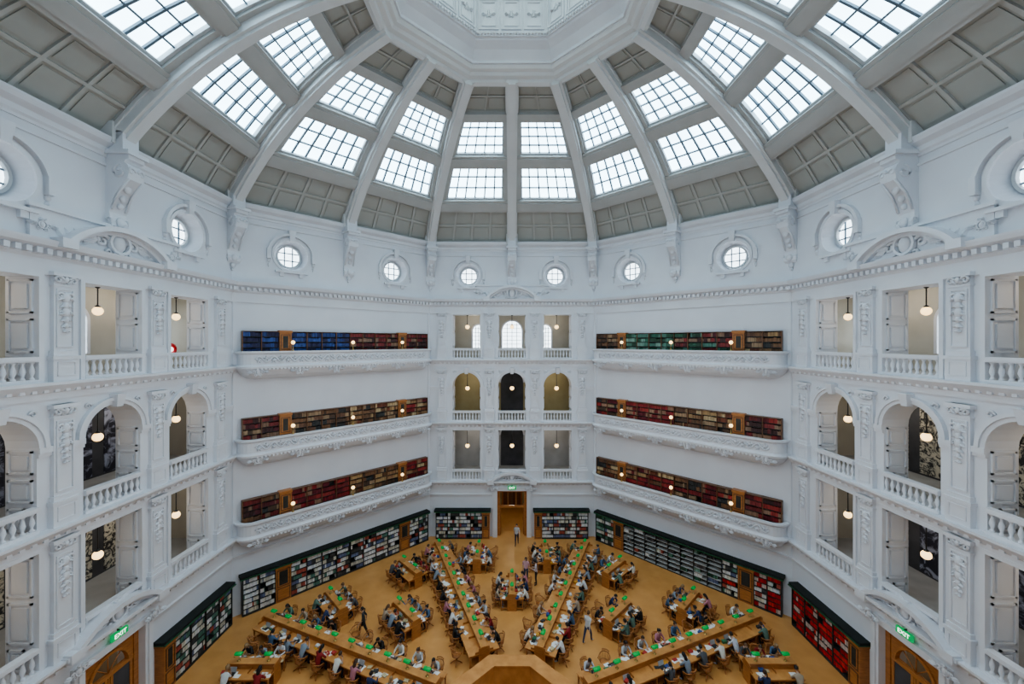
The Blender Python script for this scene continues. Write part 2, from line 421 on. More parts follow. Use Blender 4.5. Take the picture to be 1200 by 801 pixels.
OPEN=(-4.0,0.0,4.0); OH=1.22
def loggia_wall(name,az):
    T=face_T(az); sg=-1 if az>0 else 1
    mb=MB(T); hw=A*T8
    piers=[(-hw,-4-OH),(-4+OH,-OH),(OH,4-OH),(4+OH,hw)]
    DH=1.3; DZ=4.05 if az==0 else 3.85
    mb.box(-hw,-DH,A,W1,0,4.3,'wall'); mb.box(DH,hw,A,W1,0,4.3,'wall'); mb.box(-DH,DH,A,W1,DZ,4.3,'wall')
    tops=[9.35,14.42,19.5]; ceil=[10.1,15.6,20.5]
    mb.box(-hw,hw,A,W1,4.3,FZ[0],'wall')
    for i in range(3):
        z0=FZ[i]; zt=tops[i]
        for (a,b) in piers: mb.box(a,b,A,W1,z0,zt,'wall')
        if i==1:
            for u in OPEN:
                arch_fill(mb,u,OH,zt-OH,zt+0.0001,A,W1)
                arch_ring(mb,u,OH,OH+0.16,zt-OH,A-0.1,A)
                arch_ring(mb,u,OH+0.16,OH+0.3,zt-OH,A-0.17,A)
                mb.hexa([(u-0.13,A-0.28,zt-0.12),(u+0.13,A-0.28,zt-0.12),(u+0.13,A,zt-0.12),(u-0.13,A,zt-0.12),
                         (u-0.2,A-0.38,zt+0.42),(u+0.2,A-0.38,zt+0.42),(u+0.2,A,zt+0.42),(u-0.2,A,zt+0.42)],'trim')
                for f in (-1,1):
                    spiral(mb,u+f*0.95,A-0.05,zt+0.05,0.13,f,1.2,0.045)
                    leaf(mb,u+f*0.9,A-0.02,zt+0.05,(pi if f>0 else 0),0.45,0.09)
            for (a,b) in piers:
                mb.box(a,b,A-0.12,A,zt-OH-0.22,zt-OH,'trim'); mb.box(a,b,A-0.07,A,zt-OH-0.36,zt-OH-0.22,'trim')
        else:
            for u in OPEN:
                for f in (-1,1):
                    a,b=sorted((u+f*OH,u+f*(OH+0.16))); mb.box(a,b,A-0.09,A,z0,zt+0.16,'trim')
                mb.box(u-OH,u+OH,A-0.09,A,zt,zt+0.16,'trim')
        mb.box(-hw,hw,A,W1,zt,ceil[i],'wall')
        for u in OPEN:
            zz=zt if i!=1 else zt-OH
            jamb_panels(mb,u-OH,1,z0+1.0,zz,A,W1); jamb_panels(mb,u+OH,-1,z0+1.0,zz,A,W1)
            jamb_panels(mb,u-OH,1,z0+0.0,z0+1.0,A+0.3,W1); jamb_panels(mb,u+OH,-1,z0,z0+1.0,A+0.3,W1)
            balustrade(mb,u-OH,u+OH,z0,A+0.02)
        for uc in (-6.15,-2.0,2.0,6.15):
            pilaster(mb,uc,z0,(zt+0.25 if i!=1 else zt+0.3),0.36)
    for z in (4.95,10.1,15.6):
        mb.mould([(A+0.02,z-0.66),(A-0.07,z-0.66),(A-0.07,z-0.42),(A-0.14,z-0.38),(A-0.34,z-0.18),(A-0.42,z-0.1),(A-0.42,z),(A+0.02,z+0.01)])
        for i in range(40):
            u=-6.95+13.9*i/39
            mb.box(u-0.075,u+0.075,A-0.24,A-0.1,z-0.38,z-0.2,'trim')
    for f in (-1,1):
        a,b=sorted((f*DH,f*(DH+0.4))); mb.box(a,b,A-0.18,A,0,DZ+0.3,'trim')
        a,b=sorted((f*(DH+0.12),f*(DH+0.28))); mb.box(a,b,A-0.25,A,0.3,DZ,'trim')
        cartouche(mb,f*(DH+0.35),A-0.32,DZ+0.25,0.5)
    mb.box(-DH,DH,A-0.18,A,DZ,DZ+0.3,'trim')
    pediment(mb,4.95,2.0,0.85,A,0.55,1.1)
    mb.box(-2.2,2.2,A-0.5,A,4.85,5.0,'trim')
    for (a,b) in ((-hw,-1.75),(1.75,hw)):
        mb.mould([(A+0.02,3.55),(A-0.06,3.57),(A-0.1,3.75),(A+0.02,3.8)],a,b)
    mb.box(-3.1,3.1,A-0.14,A,20.85,22.0,'wall')
    mb.box(-3.2,3.2,A-0.24,A,22.0,22.14,'trim')
    for f in (-1,1):
        cartouche(mb,f*2.75,A-0.17,21.4,0.45)
    pediment(mb,20.88,2.35,1.15,A,0.62,1.45)
    cornice_main(mb); drum(mb)
    mb.obj(name)
    cb=MB(T); W2=21.6
    cols=['grey','olive','beige']
    for i in range(3):
        z0=FZ[i]; z1=ceil[i]
        cb.box(-hw,hw,W1,W2,z0-0.25,z0,'grey')
        cb.box(-hw,hw,W2,W2+0.2,z0,z1,cols[i])
        cb.box(-hw-0.2,-hw,W1,W2,z0,z1,'beige'); cb.box(hw,hw+0.2,W1,W2,z0,z1,'beige')
        if i==2:
            wins=((-3.3,0.55),(0,0.95),(3.3,0.55)) if az==0 else ((sg*-2.3,0.75),(sg*1.95,0.75),(sg*6.2,0.75))
            for u,h2 in wins:
                cb.box(u-h2,u+h2,W2-0.03,W2,z0+0.9,18.2,'oglass')
                vs=[(u+h2*math.cos(pi*k/12),W2-0.03,18.2+h2*math.sin(pi*k/12)) for k in range(13)]
                cb.add(vs,[tuple(range(13))],'oglass')
                arch_ring(cb,u,h2,h2+0.15,18.2,W2-0.12,W2,'trim',12)
                for f in (-1,1):
                    a,b=sorted((u+f*h2,u+f*(h2+0.15))); cb.box(a,b,W2-0.12,W2,z0+0.9,18.2,'trim')
                for k in range(1,4):
                    x=u-h2+2*h2*k/4; cb.box(x-0.025,x+0.025,W2-0.07,W2-0.03,z0+0.9,18.2+h2*0.8,'mull')
                for k in range(7):
                    cb.box(u-h2*0.95,u+h2*0.95,W2-0.07,W2-0.03,z0+0.9+k*0.38,z0+0.94+k*0.38,'mull')
        else:
            if az==0:
                cb.box(-1.1,1.1,W2-0.06,W2,z0,z0+3.0,'dgrey')
                arch_ring(cb,0,1.1,1.25,z0+3.0,W2-0.1,W2,'trim',12)
                vs=[(1.1*math.cos(pi*k/12),W2-0.06,z0+3.0+1.1*math.sin(pi*k/12)) for k in range(13)]
                cb.add(vs,[tuple(range(13))],'dgrey')
            else:
                mt='mural' if (i==0)==(az<0) else 'mural2'
                for (a,b) in ((-7.0,-4.2),(-3.6,-0.5),(0.1,3.0),(3.6,7.0)):
                    cb.box(a,b,W2-0.05,W2,z0+0.1,z0+4.2,mt); 
                cb.box(-7.1,7.1,W2-0.02,W2,z0,z0+4.4,'dgrey')
    cb.box(-hw,hw,W1,W2,20.5,20.7,'beige')
    cb.box(-2.4,2.4,W2+2,W2+2.2,0,4.3,'olive'); cb.box(-2.6,-2.4,W1,W2+2.2,0,4.3,'beige'); cb.box(2.4,2.6,W1,W2+2.2,0,4.3,'beige')
    cb.box(-2.6,2.6,W1,W2+2.2,-0.2,0.0,'floor'); cb.box(-2.6,2.6,W1,W2+2.2,4.3,4.5,'beige')
    for f in (-1,1):
        a,b=sorted((f*0.9,f*1.05)); cb.box(a,b,W2+1.9,W2+2,0,2.6,'wood')
        a,b=sorted((f*0.02,f*0.9)); cb.box(a,b,W2+1.94,W2+2,0,2.5,'dwood')
    cb.box(-1.05,1.05,W2+1.9,W2+2,2.6,2.75,'wood')
    cb.sph((0,W1+1.5,3.6),0.16,10,8,'globe'); cb.tube([(0,W1+1.5,3.7),(0,W1+1.5,4.3)],0.015,5,'black')
    cb.obj('gallery_corridor')
    for i in range(3):
        for u in (-3.6,3.6):
            corridor_light(T((u,20.0,FZ[i]+3.6)),(18 if az==0 else 26))
    corridor_light(T((0,20.6,3.5)),16)
    for i in range(3):
        for u in OPEN:
            g=MB(T)
            w=18.1; z=FZ[i]+2.85
            zt=tops[i]
            g.sph((u,w,z),0.19,12,8,'globe')
            g.lathe((u,w,z+0.16),[(0.09,0),(0.1,0.05),(0.03,0.1),(0.02,0.14)],8,'black')
            g.tube([(u,w,z+0.2),(u,w,zt)],0.026,5,'black')
            g.lathe((u,w,zt-0.06),[(0.05,0),(0.09,0.04),(0.09,0.06)],8,'black')
            g.obj('pendant_globe_light')
    d=MB(T)
    d.box(-1.3,-1.08,A+0.15,A+0.4,0,DZ,'wood'); d.box(1.08,1.3,A+0.15,A+0.4,0,DZ,'wood')
    d.box(-1.08,1.08,A+0.15,A+0.4,DZ-0.2,DZ,'wood')
    d.box(-1.08,1.08,A+0.18,A+0.36,2.45,2.63,'wood')
    if abs(az)==90:
        arch_fill(d,0,0.93,2.63,DZ-0.2,A+0.2,A+0.32,'wood')
        arch_ring(d,0,0.8,0.93,2.63,A+0.12,A+0.32,'wood')
        d.box(-1.08,-0.93,A+0.2,A+0.32,2.63,DZ-0.2,'wood'); d.box(0.93,1.08,A+0.2,A+0.32,2.63,DZ-0.2,'wood')
        for a in (0.25,0.5,0.75):
            d.tube([(0,A+0.26,2.63),(0.85*math.cos(pi*a),A+0.26,2.63+0.85*math.sin(pi*a))],0.025,5,'wood')
        d.box(-0.03,0.03,A+0.2,A+0.3,0,2.45,'wood')
        for f in (-1,1):
            a,b=sorted((f*0.06,f*1.06))
            d.box(a,b,A+0.24,A+0.27,0.9,2.45,'dgrey')
            d.box(a,b,A+0.2,A+0.3,0.02,0.9,'wood')
            d.box(a,a+0.12,A+0.2,A+0.3,0.9,2.45,'wood'); d.box(b-0.12,b,A+0.2,A+0.3,0.9,2.45,'wood')
            d.box(a+0.15,b-0.15,A+0.17,A+0.2,0.2,0.75,'wood')
    else:
        for f in (-1,1):
            a,b=sorted((f*1.0,f*1.08))
            d.box(a,b,A+0.4,A+1.15,0.02,2.45,'wood')
            d.tube([(f*0.98,A+1.0,1.0),(f*0.98,A+1.0,1.3)],0.02,6,'brass')
        for x in (-0.36,0.36): d.box(x-0.03,x+0.03,A+0.22,A+0.3,2.63,DZ-0.2,'wood')
    d.obj('door_1')
    s=MB(T); s.box(-0.35,0.35,A-0.3,A-0.2,4.35-0.12,4.35+0.16,'exit')
    s.box(-0.02,0.02,A-0.25,A-0.1,4.5,4.56,'black')
    so=s.obj('exit_sign')
    cu=bpy.data.curves.new('exit_text','FONT'); cu.body='EXIT'; cu.size=0.26; cu.align_x='CENTER'; cu.align_y='CENTER'; cu.extrude=0.004
    to=bpy.data.objects.new('exit_lettering',cu); SC.collection.objects.link(to)
    cu.materials.append(M['signwhite'])
    to.location=T((0,A-0.306,4.37)); to.rotation_euler=(pi/2,0,-math.radians(az)); set_parent(to,so)

def plight(name,loc,e,col):
    l=bpy.data.lights.new(name,'POINT'); l.energy=e; l.color=col; l.shadow_soft_size=0.0
    o=bpy.data.objects.new(name,l); o.location=loc; SC.collection.objects.link(o)
def corridor_light(loc,e): plight('corridor_fill_light',loc,e,(1,0.9,0.76))  # added point light without a fixture, brightens the interior behind the openings

# ------------------------------------------------------------ books
PAL={
 'blue':[(0.025,0.05,0.17),(0.02,0.03,0.11),(0.035,0.07,0.22),(0.02,0.02,0.06)],
 'dred':[(0.13,0.02,0.02),(0.08,0.015,0.02),(0.17,0.025,0.025),(0.05,0.02,0.02),(0.2,0.12,0.08)],
 'green':[(0.025,0.08,0.045),(0.03,0.11,0.07),(0.07,0.16,0.12),(0.02,0.05,0.03),(0.15,0.25,0.2)],
 'tan':[(0.30,0.19,0.09),(0.22,0.12,0.06),(0.38,0.28,0.16),(0.13,0.04,0.02),(0.12,0.06,0.03)],
 'brown':[(0.12,0.06,0.035),(0.16,0.08,0.04),(0.07,0.04,0.025),(0.26,0.17,0.1),(0.03,0.03,0.03)],
 'wine':[(0.20,0.018,0.02),(0.15,0.014,0.015),(0.25,0.03,0.025),(0.1,0.01,0.015),(0.25,0.14,0.09)],
 'pale':[(0.6,0.58,0.55),(0.5,0.5,0.48),(0.66,0.66,0.66),(0.4,0.38,0.32),(0.1,0.12,0.2),(0.3,0.07,0.05),(0.5,0.48,0.4),(0.07,0.15,0.12),(0.55,0.57,0.6),(0.05,0.05,0.05)],
 'red':[(0.45,0.015,0.015),(0.38,0.012,0.015),(0.5,0.03,0.02),(0.3,0.01,0.01),(0.45,0.36,0.32)],
 'black':[(0.03,0.03,0.03),(0.06,0.05,0.05),(0.12,0.12,0.12)],
}
def books_row(mb,u0,u1,z,h,wf,pal,fill=0.97,lo=0.045,hi=0.085,run=8):
    u=u0; k=0; base=None; zt=0
    while u<u1-0.03:
        if k<=0:
            k=random.randint(1,run); base=random.choice(PAL[pal]); hh=h*random.uniform(0.72,0.93)
            if random.random()>fill:
                u+=random.uniform(0.1,0.5); k=0; continue
        t=random.uniform(lo,hi); t=min(t,u1-u)
        v=random.uniform(1.05,1.8)
        c=tuple(min(0.85,x*v) for x in base)
        d=random.uniform(0,0.04)
        x0,x1,y0,y1,za,zb=u+0.003,u+t-0.003,wf+d,wf+0.26,z,z+hh*random.uniform(0.94,1.03)
        mb.add([(x0,y0,za),(x1,y0,za),(x1,y1,za),(x0,y1,za),(x0,y0,zb),(x1,y0,zb),(x1,y1,zb),(x0,y1,zb)],
               [(4,5,6,7),(0,1,5,4),(1,2,6,5),(3,0,4,7)],'book',c)
        u+=t; k-=1

def bookcase(T,segs,z0,z1,wf,wb,nsh,case_mat='dark',frame_mat='dark',fill=0.97,run=8):
    cb=MB(T); bb=MB(T)
    for (u0,u1,pal) in segs:
        if pal in('door','wood'):
            cb.box(u0,u1,wf-0.04,wb,z0,z1,'wood')
            panel_frame(cb,u0+0.06,u1-0.06,z0+0.1,z0+0.9,wf-0.04,0.05,0.03,'dwood')
            panel_frame(cb,u0+0.06,u1-0.06,z0+1.0,z1-0.2,wf-0.04,0.05,0.03,'dwood')
            cb.box(u0-0.04,u1+0.04,wf-0.1,wb,z1-0.1,z1+0.06,'wood')
            cb.box(u0+0.2,u1-0.2,wf-0.05,wf-0.03,z0+1.1,z1-0.3,'dark')
            continue
        cb.box(u0,u1,wb-0.03,wb,z0,z1,case_mat)
        n=max(1,round((u1-u0)/1.0))
        for i in range(n+1):
            x=u0+(u1-u0)*i/n; cb.box(x-0.025,x+0.025,wf-0.02,wb-0.03,z0,z1,frame_mat)
        hs=(z1-z0-0.1)/nsh
        cb.box(u0,u1,wf-0.02,wb,z0,z0+0.08,frame_mat)
        for s in range(nsh):
            zz=z0+0.08+s*hs
            cb.box(u0,u1,wf,wb-0.03,zz,zz+0.025,case_mat if pal!='mostly_empty' else 'beam')
            for i in range(n):
                a=u0+(u1-u0)*i/n+0.03; b=u0+(u1-u0)*(i+1)/n-0.03
                if pal=='mostly_empty':
                    r=random.random()
                    if r<0.40: 
                        books_row(bb,a,a+(b-a)*random.uniform(0.3,1.0),zz+0.03,hs-0.03,wf+0.02,random.choice(['black','pale','green']),0.95,run=run)
                    continue
                p=pal
                if '|' in pal: p=random.choice(pal.split('|'))
                books_row(bb,a,b,zz+0.03,hs-0.03,wf+0.02,p,fill,run=run)
        cb.box(u0-0.02,u1+0.02,wf-0.04,wb,z1-0.03,z1,frame_mat)
    o=cb.obj('bookcase'); b=bb.obj('shelved_books'); set_parent(b,o)

# ------------------------------------------------------------ diagonal walls with galleries
def gallery_balcony(T,z):
    mb=MB(T)
    W0=16.5; E=6.95; R=0.8
    path=[(-E,A)]
    for i in range(7):
        a=pi/2*i/6; path.append((-E+R-R*math.cos(a), W0+R-R*math.sin(a)))
    nseg=10
    for i in range(1,nseg): path.append((-E+R+(2*E-2*R)*i/nseg, W0))
    for i in range(7):
        a=pi/2*(1-i/6); path.append((E-R+R*math.cos(a), W0+R-R*math.sin(a)))
    path.append((E,A))
    def off(d):
        out=[]; n=len(path)
        for i,(u,w) in enumerate(path):
            a=Vector(path[max(0,i-1)]); b=Vector(path[min(n-1,i+1)])
            t=(b-a).normalized(); nn=Vector((t.y,-t.x))
            out.append((u+nn.x*d,w+nn.y*d if w<A-1e-6 else A))
        return out
    prof=[(-0.75,-0.85),(-0.5,-0.8),(-0.22,-0.6),(-0.05,-0.38),(0.03,-0.22),(0.16,-0.16),(0.18,-0.04),(0.08,0.02),(0.0,0.08),(0.0,0.70),(0.1,0.76),(0.16,0.82),(0.16,0.92),(-0.12,0.92),(-0.12,0.0),(-0.5,0.0)]
    rings=[[ (p[0],p[1],z+zz) for p in off(d)] for d,zz in prof]
    n=len(path); vs=[p for r in rings for p in r]; fs=[]
    for j in range(len(rings)-1):
        for i in range(n-1):
            fs.append((j*n+i,j*n+i+1,(j+1)*n+i+1,(j+1)*n+i))
    mb.add(vs,fs,'trim')
    mb.box(-E+0.3,E-0.3,W0+0.3,A,z-0.12,z,'grey')
    N=180; pts=[]
    for i in range(N+1):
        u=-E+R+(2*E-2*R)*i/N
        pts.append((u,W0-0.04,z+0.40+0.17*math.sin(i*2*pi/12)))
    mb.tube(pts,0.055,4,'trim')
    for k in range(15):
        u=-E+R+(2*E-2*R)*(k+0.25)/15
        for (du,dz,sg) in ((0,-0.12,1),(0.4,0.12,-1)):
            mb.sph((u+du,W0-0.03,z+0.40+dz*0.6),(0.08,0.11,0.08),6,4,'trim')
            for q in range(5): leaf(mb,u+du,W0-0.01,z+0.40+dz*0.6,2*pi*q/5+0.3,0.2,0.06)
    for k in range(56):
        u=-E+R+(2*E-2*R)*(k+0.5)/56
        mb.box(u-0.06,u+0.06,W0-0.17,W0,z-0.24,z-0.14,'trim')
    for u in (-6.0,-3.6,-1.2,1.2,3.6,6.0):
        cartouche(mb,u,W0-0.06,z-0.40,0.55)
    bo=mb.obj('gallery_balcony')
    for u in (-4.0,0.0,4.0):
        g=MB(T)
        w=16.5
        g.lathe((u,w,z+0.92),[(0.08,0),(0.08,0.04),(0.025,0.08),(0.02,0.42),(0.05,0.46)],8,'brass')
        g.sph((u,w,z+1.47),0.13,12,8,'globe')
        set_parent(g.obj('gallery_globe_lamp'),bo)

def plain_wall(mb):
    hw=A*T8
    mb.box(-hw,hw,A,A+0.3,0,20.5,'wall')
    cornice_main(mb); drum(mb)

def canopy(T,a,c):
    b=MB(T)
    b.mould([(A,2.34),(16.78,2.34),(16.78,2.39),(A,2.39)],a,c,'greenline')
    b.mould([(A,2.39),(16.84,2.39),(16.84,2.52),(A,2.52)],a,c,'band')
    b.obj('trim_bookcase_canopy')

def diag_wall(name,az,top,mid,low,ground):
    T=face_T(az)
    mb=MB(T); plain_wall(mb)
    mb.mould([(A+0.02,3.55),(A-0.06,3.57),(A-0.1,3.75),(A+0.02,3.8)])
    for f in (-1,1):
        a,b=sorted((f*6.95,f*7.15)); mb.box(a,b,A-0.06,A,3.8,19.7,'wall')
    mb.obj(name)
    for z,segs in zip(FZ,(low,mid,top)):
        gallery_balcony(T,z)
        bookcase(T,segs,z,z+2.2,17.05,A,6,'dark','dwood',0.99,run=10)
    bookcase(T,ground,0,2.3,16.95,A,7,'dark','dark',0.93)
    canopy(T,-6.85,6.85)

def seg3(a,b,c):
    return [(-6.7,-4.65,a[0]),(-4.65,-3.95,'door'),(-3.95,0,b[0]),(0,3.95,b[1]),(3.95,4.65,'door'),(4.65,6.7,c[0])]
loggia_wall('wall_back',0)
loggia_wall('wall_left',-90)
loggia_wall('wall_right',90)
diag_wall('wall_back_left',-45,
    seg3(['blue'],['blue','dred'],['dred']), seg3(['brown|dred'],['brown','tan|brown'],['wine|tan']), seg3(['dred|brown'],['wine','brown|tan'],['tan|wine']),
    [(-6.7,-4.9,'pale'),(-4.9,-4.0,'wood'),(-4.0,0,'pale'),(0,4.0,'pale'),(4.0,4.9,'wood'),(4.9,6.7,'pale')])
diag_wall('wall_back_right',45,
    seg3(['brown'],['green','dred|green'],['tan|brown']), seg3(['brown|wine'],['wine','tan|brown'],['dred|wine']), seg3(['tan|brown'],['wine|tan','wine|brown'],['dred|wine']),
    [(-6.7,-5.0,'pale|green'),(-5.0,-4.1,'wood'),(-4.1,0.5,'mostly_empty'),(0.5,3.3,'mostly_empty'),(3.3,4.3,'red|pale'),(4.3,5.2,'wood'),(5.2,6.7,'red|red|pale')])
for nm,az in (('wall_front',180),('wall_front_left',-135),('wall_front_right',135)):
    mb=MB(face_T(az)); plain_wall(mb); mb.obj(nm)
for az,pl in ((0,['pale','pale']),(-90,['pale','pale']),(90,['red','red'])):
    T=face_T(az)
    segs=[(-6.6,-2.6,pl[0]),(-2.6,-1.95,'wood'),(1.95,2.6,'wood'),(2.6,6.6,pl[1])]
    bookcase(T,segs,0,2.3,16.95,A,7,'dark','dark',0.93)
    canopy(T,-6.75,-1.85); canopy(T,1.85,6.75)

# ------------------------------------------------------------ dome
def circ3(p,q,r):
    ax,ay=p;bx,by=q;cx,cy=r
    d=2*(ax*(by-cy)+bx*(cy-ay)+cx*(ay-by))
    ux=((ax*ax+ay*ay)*(by-cy)+(bx*bx+by*by)*(cy-ay)+(cx*cx+cy*cy)*(ay-by))/d
    uy=((ax*ax+ay*ay)*(cx-bx)+(bx*bx+by*by)*(ax-cx)+(cx*cx+cy*cy)*(bx-ax))/d
    return ux,uy,math.hypot(ax-ux,ay-uy)
RC,ZC,RR=circ3((17.4,25.8),(13.05,29.9),(6.4,32.9))
def pz(r): return ZC+math.sqrt(max(0,RR*RR-(r-RC)**2))
def pn(r):
    z=pz(r); return ((r-RC)/RR,(z-ZC)/RR)
def dpt(u,r,off,k=1.0):
    n=pn(r); return (u,(r+n[0]*off)*k,pz(r)+n[1]*off)
RIBH=0.36
def cell(mb,s,t0,t1,r0,r1,o0,o1,mat):
    def U(t,r):
        a=RIBH; b=r*T8-RIBH*1.1
        return s*(a+(b-a)*t)
    P=[]
    for o in (o0,o1):
        P+=[dpt(U(t0,r0),r0,o),dpt(U(t1,r0),r0,o),dpt(U(t1,r1),r1,o),dpt(U(t0,r1),r1,o)]
    if s<0: P=[P[1],P[0],P[3],P[2],P[5],P[4],P[7],P[6]]
    mb.hexa([P[3],P[2],P[1],P[0],P[7],P[6],P[5],P[4]] ,mat)
def coffer_panel(mb,s,r0,r1,nc,nr):
    st=4
    for i in range(st):
        a=r0+(r1-r0)*i/st; b=r0+(r1-r0)*(i+1)/st
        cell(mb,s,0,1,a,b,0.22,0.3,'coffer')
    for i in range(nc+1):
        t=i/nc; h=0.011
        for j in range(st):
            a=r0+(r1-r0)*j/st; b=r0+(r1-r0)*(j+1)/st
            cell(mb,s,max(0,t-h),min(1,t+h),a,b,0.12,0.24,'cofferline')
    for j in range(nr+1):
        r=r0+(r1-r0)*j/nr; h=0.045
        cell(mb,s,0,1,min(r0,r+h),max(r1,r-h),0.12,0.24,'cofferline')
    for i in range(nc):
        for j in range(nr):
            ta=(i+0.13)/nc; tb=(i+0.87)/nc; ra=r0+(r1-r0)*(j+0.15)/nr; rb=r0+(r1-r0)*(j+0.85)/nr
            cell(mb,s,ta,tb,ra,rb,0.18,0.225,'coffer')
def skylight(mb,gl,s,r0,r1,nc,nr):
    t0,t1=0.06,0.94
    st=3
    for i in range(st):
        a=r0+(r1-r0)*i/st; b=r0+(r1-r0)*(i+1)/st
        cell(gl,s,t0,t1,a,b,0.24,0.26,'glass')
        cell(mb,s,0,t0,a,b,-0.08,0.3,'beam'); cell(mb,s,t1,1,a,b,-0.08,0.3,'beam')
        cell(gl,s,t0,t0+0.03,a,b,0.05,0.25,'frame'); cell(gl,s,t1-0.03,t1,a,b,0.05,0.25,'frame')
        for k in range(1,nc):
            t=t0+(t1-t0)*k/nc
            cell(gl,s,t-0.010,t+0.010,a,b,0.13,0.25,'mull')
    cell(gl,s,t0,t1,r0,r0-0.09,0.05,0.25,'frame'); cell(gl,s,t0,t1,r1+0.09,r1,0.05,0.25,'frame')
    for k in range(1,nr):
        r=r0+(r1-r0)*k/nr
        cell(gl,s,t0,t1,r+0.03,r-0.03,0.13,0.25,'mull')
for k in range(8):
    T=face_T(45*k)
    mb=MB(T); gl=MB(T)
    rs=[17.9,17.3,16.6,15.9,15.2,14.4,13.6,12.7,11.8,10.9,9.9,8.9,7.8,6.6,5.6]
    for a,b in zip(rs[:-1],rs[1:]):
        P=[]
        for o in (0.42,0.5):
            P+=[dpt(-a*T8-0.2,a,o),dpt(a*T8+0.2,a,o),dpt(b*T8+0.2,b,o),dpt(-b*T8-0.2,b,o)]
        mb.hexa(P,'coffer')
    for s in (-1,1):
        coffer_panel(mb,s,17.35,15.45,4,2)
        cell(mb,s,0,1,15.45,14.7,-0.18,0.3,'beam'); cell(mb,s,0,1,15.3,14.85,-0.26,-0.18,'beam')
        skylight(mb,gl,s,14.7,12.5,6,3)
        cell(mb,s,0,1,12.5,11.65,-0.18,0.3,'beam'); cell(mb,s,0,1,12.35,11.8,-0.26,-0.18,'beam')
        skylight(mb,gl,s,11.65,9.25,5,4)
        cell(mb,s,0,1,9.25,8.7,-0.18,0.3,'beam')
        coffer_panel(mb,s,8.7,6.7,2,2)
    o=mb.obj('ceiling_dome_panel')
    gl.obj('window_skylight')
for k in range(16):
    az=22.5*k; kk=1.0 if k%2==0 else 1/math.cos(math.radians(22.5))
    T=face_T(az); mb=MB(T)
    rs=[17.38]+[17.35-(17.35-6.3)*i/26 for i in range(1,27)]
    for a,b in zip(rs[:-1],rs[1:]):
        for (h,o0,o1) in ((0.36,-0.42,0.35),(0.22,-0.56,-0.42),(0.42,-0.05,0.1)):
            def q(u,r,o): return dpt(u,r,o,kk)
            mb.hexa([q(-h,a,o0),q(h,a,o0),q(h,b,o0),q(-h,b,o0),q(-h,a,o1),q(h,a,o1),q(h,b,o1),q(-h,b,o1)],'rib')
    mb.obj('ceiling_dome_rib')
    cb=MB(T); base=A*kk
    pr=[(0,22.0),(-0.12,22.0),(-0.26,22.12),(-0.3,22.3),(-0.2,22.46),(-0.18,22.7),(-0.26,23.1),(-0.45,23.5),(-0.72,23.85),(-0.95,24.1),(-1.02,24.4),(-0.95,24.68),(-0.8,24.8),(-0.85,24.9),(-1.0,24.95),(-1.0,25.15),(-0.75,25.2),(-0.75,26.1),(0.3,26.3),(0.3,22.0)]
    hw=0.36
    n=len(pr); vs=[(-hw,base+a,z) for a,z in pr]+[(hw,base+a,z) for a,z in pr]
    fs=[(i,(i+1)%n,n+(i+1)%n,n+i) for i in range(n)]+[tuple(range(n-1,-1,-1)),tuple(range(n,2*n))]
    cb.add(vs,fs,'trim')
    cb.box(-0.5,0.5,base-0.45,base+0.7,25.6,26.5,'rib')
    for f in (-1,1):
        pts=[];N=14
        for i in range(N):
            t=i/(N-1);a=t*2.4*pi;r=0.3*(1-0.8*t)
            pts.append((f*hw,base-0.62+r*math.cos(a+pi/2)*-1,24.4+r*math.sin(a+pi/2)))
        cb.tube(pts,0.06,5,'trim')
        pts=[]
        for i in range(N):
            t=i/(N-1);a=t*2.2*pi;r=0.17*(1-0.8*t)
            pts.append((f*hw,base-0.14+r*math.cos(a-pi/2)*-1,22.35+r*math.sin(a-pi/2)))
        cb.tube(pts,0.04,5,'trim')
        spiral(cb,f*0.05,base-1.0,24.45,0.17,f,1.2,0.06)
        cb.tube([(f*0.3,base-0.97,24.1),(f*0.3,base-0.5,23.5),(f*0.3,base-0.22,22.8)],0.05,5,'trim')
    for j,(dz,r) in enumerate([(23.75,0.2),(23.35,0.16),(23.0,0.13),(22.3,0.2),(21.85,0.15),(21.6,0.08)]):
        wo={0:-0.62,1:-0.4,2:-0.28,3:-0.3,4:-0.12,5:-0.08}[j]
        cb.sph((0,base+wo,dz),(r,0.1,r*1.1),7,5,'trim')
    cb.box(-0.48,0.48,base-1.1,base+0.1,25.13,25.3,'trim')
    cb.obj('rib_console_bracket')
